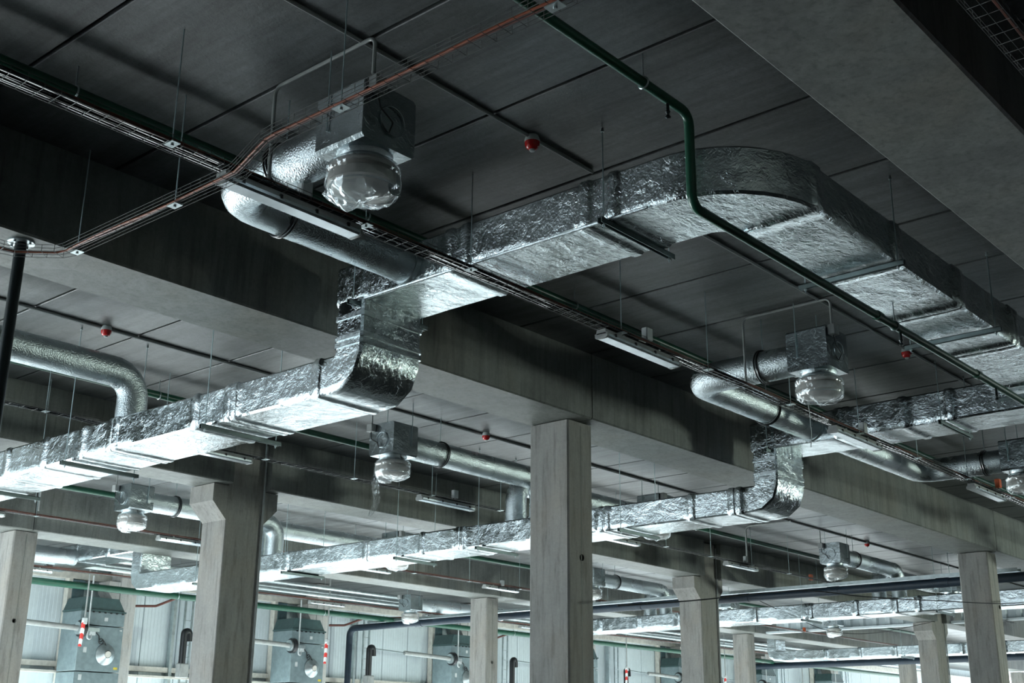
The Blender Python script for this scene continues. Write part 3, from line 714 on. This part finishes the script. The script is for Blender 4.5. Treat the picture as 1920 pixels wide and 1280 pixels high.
# ------------------------------------------------------------------ corrugated strip at the far right
for ya, yb, nm in ((8.7, 13.9, 'right of the farthest corbelled column'), (14.65, 19.9, 'left of the farthest corbelled column')):
    t = thing('corrugated_panel', 'pale corrugated metal strip high up, ' + nm, 'panel', (35.5, (ya+yb)/2, 3.5), 'corrugated strips')
    m = MB(); pts = []; y = ya
    while y < yb-.3:
        pts += [(y, 35.5), (y+.05, 35.56), (y+.25, 35.56), (y+.3, 35.5)]; y += .42
    m.quadgrid([[(x, y, 3.505) for y, x in pts], [(x, y, 4.18) for y, x in pts], [(x+.03, y, 4.18) for y, x in pts], [(x+.03, y, 3.505) for y, x in pts]], close=False, smooth=False)
    m.build('sheet', M_wallp, t)
    m = MB(); m.box(35.4, 35.65, ya, yb, ZB, 3.5); m.build('edge_beam', M_wallp, t)
# ------------------------------------------------------------------ things along the back wall
wn = ['first', 'second', 'third', 'fourth', 'fifth', 'sixth', 'seventh']
WX = [10.35+6.08*k for k in range(8)]
# wall columns
c0 = None
for k, x in enumerate(WX):
    lab = 'pale concrete wall column standing against the light panels, %s from the left' % wd[k]
    if c0 is None:
        c0 = thing('wall_column', lab, 'column', (x, 26.5, ZF), 'concrete columns on the panel wall')
        m = MB(); m.box(x-.25, x+.2, 26.28, 26.78, ZF, ZC-.02, .012); m.build('shaft', M_wcol, c0)
        m = MB(); m.prism([(x-.25, 2.95), (x-.55, 3.35), (x-.55, 3.6), (x-.25, 3.6)], 'y', 26.3, 26.76); m.build('corbel', M_wcol, c0)
    else: dup(c0, (x, 26.5, ZF), None, lab)
# posts
c0 = None
for k in range(8):
    x = WX[k]-1.25; lab = 'dark teal steel post with cream edge on the panel wall, %s from the left' % wd[k]
    if c0 is None:
        c0 = thing('steel_post', lab, 'post', (x, 26.8, ZF), 'teal steel posts on the panel wall')
        m = MB(); m.box(x, x+.3, 26.7, 26.9, ZF, 3.6); m.build('post', M_tealp, c0)
        m = MB(); m.box(x-.1, x, 26.72, 26.9, ZF, 3.62); m.build('edge_trim', M_cream, c0)
    else: dup(c0, (x, 26.8, ZF), None, lab)
for k in range(8):
    x = WX[k]+1.6
    m = MB(); m.box(x, x+.08, 26.75, 26.9, ZF, 3.5)
    m.box(x+.3, x+.34, 26.72, 26.76, ZF, 3.5); m.box(x+.52, x+.56, 26.72, 26.76, ZF, 3.5)
    for q in range(16): m.box(x+.34, x+.52, 26.73, 26.75, ZF+.3*q, ZF+.3*q+.02)
    tag(m.build('vertical_cable_ladder', M_galv), 'vertical cable ladder on the panel wall, %s from the left' % wd[k], 'cable ladder', 'cable ladders on the panel wall')
# air handling units
def ahu():
    t = thing('air_unit', 'u', 'ventilation unit', (0, 26.1, ZF), 'teal ventilation units on the panel wall')
    x0, x1, y0, y1 = -.60, .52, 25.8, 26.6
    m = MB()
    for a, b in ((ZF, 1.48), (1.5, 2.5), (2.52, 2.82)): m.box(x0, x1, y0, y1, a, b, .01)
    m.build('casing', M_teal, t)
    m = MB(); m.box(x0-.02, x1+.02, y0-.02, y1, 2.82, 2.86); m.build('top_flange', M_hood, t)
    m = MB(); m.prism([(x0, 2.86), (x1, 2.86), (x1-.18, 3.14), (x0+.1, 3.14)], 'y', y0+.02, y1); m.build('hood', M_hood, t)
    m = MB()
    for q in range(7): m.box(x0+.12+q*.15, x0+.17+q*.15, y0-.03, y0-.018, 2.79, 2.82)
    m.build('latches', M_black, t)
    m = MB(); m.lathe(.1, 1.88, [(.24, y0+.0), (.24, y0-.03), (.20, y0-.06), (.13, y0-.10), (.085, y0-.14), (.08, y0-.05)], 32, axis='y'); p = m.build('round_port', M_galv, t)
    m = MB(); m.lathe(.1, 1.88, [(.08, y0-.05), (.07, y0-.16), (.005, y0-.16)], 20, axis='y', caps=(False, True)); m.build('port_centre', M_cream, p)
    m = MB(); m.box(-.36, -.22, y0-.07, y0, 2.28, 2.42, .01); m.build('switch_box', M_white, t)
    m = MB(); m.tube(fillet([(-.22, y0-.04, 2.36), (-.12, y0-.05, 2.28), (-.1, y0-.05, 2.12), (0, y0-.05, 2.2), (.12, y0-.05, 2.02)], .03, 4), .012, 6)
    m.tube([(-.06+.06*cos(q*.5), y0-.06, 2.16+.06*sin(q*.5)) for q in range(14)], .012, 6); m.build('motor_cable', M_black, t)
    for q in ((-.45, -.37, 1.9, 2.02), (.0, .09, 2.62, 2.7), (-.5, -.42, 1.3, 1.42), (.42, .48, 2.42, 2.45)):
        m = MB(); m.box(q[0], q[1], y0-.006, y0-.001, q[2], q[3]); m.build('label_plate', M_white, t)
    m = MB(); m.box(.36, .46, y0-.006, y0-.001, 1.56, 1.61); m.build('warning_sticker', M_yel, t)
    m = MB(); m.tube(fillet([(-.46, y0-.12, 3.6), (-.46, y0-.12, 2.2), (-.36, y0-.1, 2.18), (-.32, y0-.06, 2.3)], .05, 5), .018, 8); m.build('feed_conduit', M_white, t)
    return t
A = ahu(); fA = True
for k in range(7):
    x = WX[k+1]-.85 if k else WX[1]-.88
    lab = 'teal ventilation unit with round port, %s from the left along the panel wall' % wd[k]
    if fA: A.location = (x, 26.1, ZF+ZO); A['label'] = lab; fA = False
    else: dup(A, (x, 26.1, ZF), None, lab)
# exhaust booms
def boom():
    t = thing('exhaust_boom', 'b', 'exhaust arm', (0, 25.6, 2.4), 'exhaust booms on the panel wall')
    y = 25.6
    m = MB(); m.tube([(0, y, 2.40), (-.9, y, 2.43), (-1.9, y, 2.46)], .06, 12); m.build('fabric_hose', M_cond, t)
    m = MB(); m.tube([(-1.9, y, 2.46), (-3.05, y, 2.5)], .016, 6); m.build('thin_rod', M_chan, t)
    m = MB(); m.tube([(.02, y, 2.4), (.12, y, 2.4)], .19, 24); m.build('ring_flange', M_black, t)
    m = MB(); m.box(.12, .55, y+.05, y+.2, 2.36, 2.44); m.build('wall_bracket', M_galv, t)
    m = MB(); m.tube([(-.04, y, 2.4), (.04, y, 2.4)], .14, 24); m.build('collar', M_galv, t)
    m = MB(); m.tube(fillet([(-3.1, y, 2.30), (-3.12, y, 2.56), (-3.25, y, 2.5), (-3.25, y, 1.75)], .06, 5), .085, 10); m.build('rubber_nozzle', M_black, t)
    m = MB(); m.box(-3.35, -3.1, y-.1, y+.1, 1.45, 1.78, .02); m.build('nozzle_holder', M_cond, t)
    return t
Bm = boom(); fB = True
for k in range(6):
    x = 14.82+6.03*k; lab = 'grey exhaust boom with black nozzle on the panel wall, %s from the left' % wd[k]
    if fB: Bm.location = (x, 25.6, 2.4+ZO); Bm['label'] = lab; fB = False
    else: dup(Bm, (x, 25.6, 2.4), None, lab)
# striped pull switches on rods
def pull():
    t = thing('pull_switch', 'p', 'switch', (0, 24.85, 2.0), 'striped pull switches')
    m = MB(); m.tube([(0, 24.85, 2.45), (0, 24.85, 4.19)], .018, 8); m.build('drop_rod', M_cond, t)
    m = MB(); m.box(-.045, .045, 24.8, 24.9, 2.42, 2.56, .01); m.build('switch_body', M_white, t)
    m = MB(); m.tube([(-.02, 24.85, 2.50), (-.03, 24.85, 2.2), (-.05, 24.85, 1.95)], .04, 12, rf=lambda i, p, d: (.045, .042, .036)[i]); m.build('striped_bat', M_strip, t)
    return t
S = pull(); fS = True
for k, x in enumerate((14.5, 21.45, 27.6, 34.7, 41, 47)):
    lab = 'red and white striped pull switch hanging before the panel wall, %s from the left' % wd[k]
    if fS: S.location = (x, 24.85, 2.0+ZO); S['label'] = lab; fS = False
    else: dup(S, (x, 24.85, 2.0), None, lab)
# services high in the last bay
for i, (y, z, r) in enumerate(((21.6, 3.98, .04), (22.4, 3.9, .03), (23.9, 3.72, .05), (24.1, 3.55, .05), (25.6, 3.85, .06))):
    m = MB(); m.tube([(4, y, z), (58, y, z)], r, 10)
    tag(m.build('metal_pipe', M_galv if i != 1 else M_orange), 'horizontal %s high in the last bay, %s counting towards the panel wall' % ('orange cable run' if i == 1 else 'bare metal pipe', wd[i]), 'pipe', 'metal service pipes in the last bay')
for k, x in enumerate((16.63, 22.71, 28.79)):
    m = MB(); m.tube(fillet([(x, 26.5, 3.1), (x+.5, 26.2, 3.12), (x+.7, 25.6, 3.3), (x+1.7, 25.2, 3.36)], .1, 4), .03, 8)
    tag(m.build('red_cable_bundle', M_brown), 'reddish cable bundle bending past the green wall pipe, %s from the left' % wd[k], 'cable', 'reddish cable bundles')
# ------------------------------------------------------------------ world and camera
w = bpy.data.worlds.new('World'); bpy.context.scene.world = w; w.use_nodes = True
bg = w.node_tree.nodes['Background']; bg.inputs['Color'].default_value = (.80, .93, 1.0, 1); bg.inputs['Strength'].default_value = 5.5
sl = bpy.data.lights.new('Sun', 'SUN'); sl.energy = 92.; sl.angle = radians(1.5); sl.color = (.90, .98, 1.)
so = bpy.data.objects.new('Sun', sl); col.objects.link(so); so.rotation_euler = V((.12, -.98, -.225)).to_track_quat('-Z', 'Y').to_euler()
al = bpy.data.lights.new('Front_daylight_stand_in', 'AREA'); al.shape = 'RECTANGLE'; al.size = 3.; al.size_y = 2.3; al.energy = 3600.; al.color = (.86, 1., .88)  # area lamp added in an unseen opening, standing in for daylight
ao = bpy.data.objects.new('Front_daylight_stand_in', al); col.objects.link(ao); ao.location = (32, -13.95, 1.17); ao.rotation_euler = V((0, 1, 0)).to_track_quat('-Z', 'Z').to_euler()
cd = bpy.data.cameras.new('Camera'); cam = bpy.data.objects.new('Camera', cd); col.objects.link(cam)
cd.sensor_width = 36.; cd.lens = 2289.75/1920*36; cd.clip_end = 300
yaw, pitch, roll = .71465673, .31917107, .00945377
f = V((cos(pitch)*cos(yaw), cos(pitch)*sin(yaw), sin(pitch))); r = V((sin(yaw), -cos(yaw), 0)); u = r.cross(f)
r2 = r*cos(roll)+u*sin(roll); u2 = u*cos(roll)-r*sin(roll)
cam.matrix_world = Matrix(((r2.x, u2.x, -f.x, 0), (r2.y, u2.y, -f.y, 0), (r2.z, u2.z, -f.z, ZO), (0, 0, 0, 1)))
bpy.context.scene.camera = cam
for o in bpy.data.objects:
    if '_b' in o: del o['_b']
sc = bpy.context.scene
sc.view_settings.view_transform = 'Standard'; sc.view_settings.look = 'None'; sc.view_settings.gamma = 1; sc.view_settings.use_curve_mapping = False
sc.view_settings.exposure = -.16
sc.cycles.use_denoising = True
sc.cycles.max_bounces = 8; sc.cycles.diffuse_bounces = 5; sc.cycles.glossy_bounces = 4; sc.cycles.transparent_max_bounces = 12
sc.cycles.sample_clamp_indirect = 8
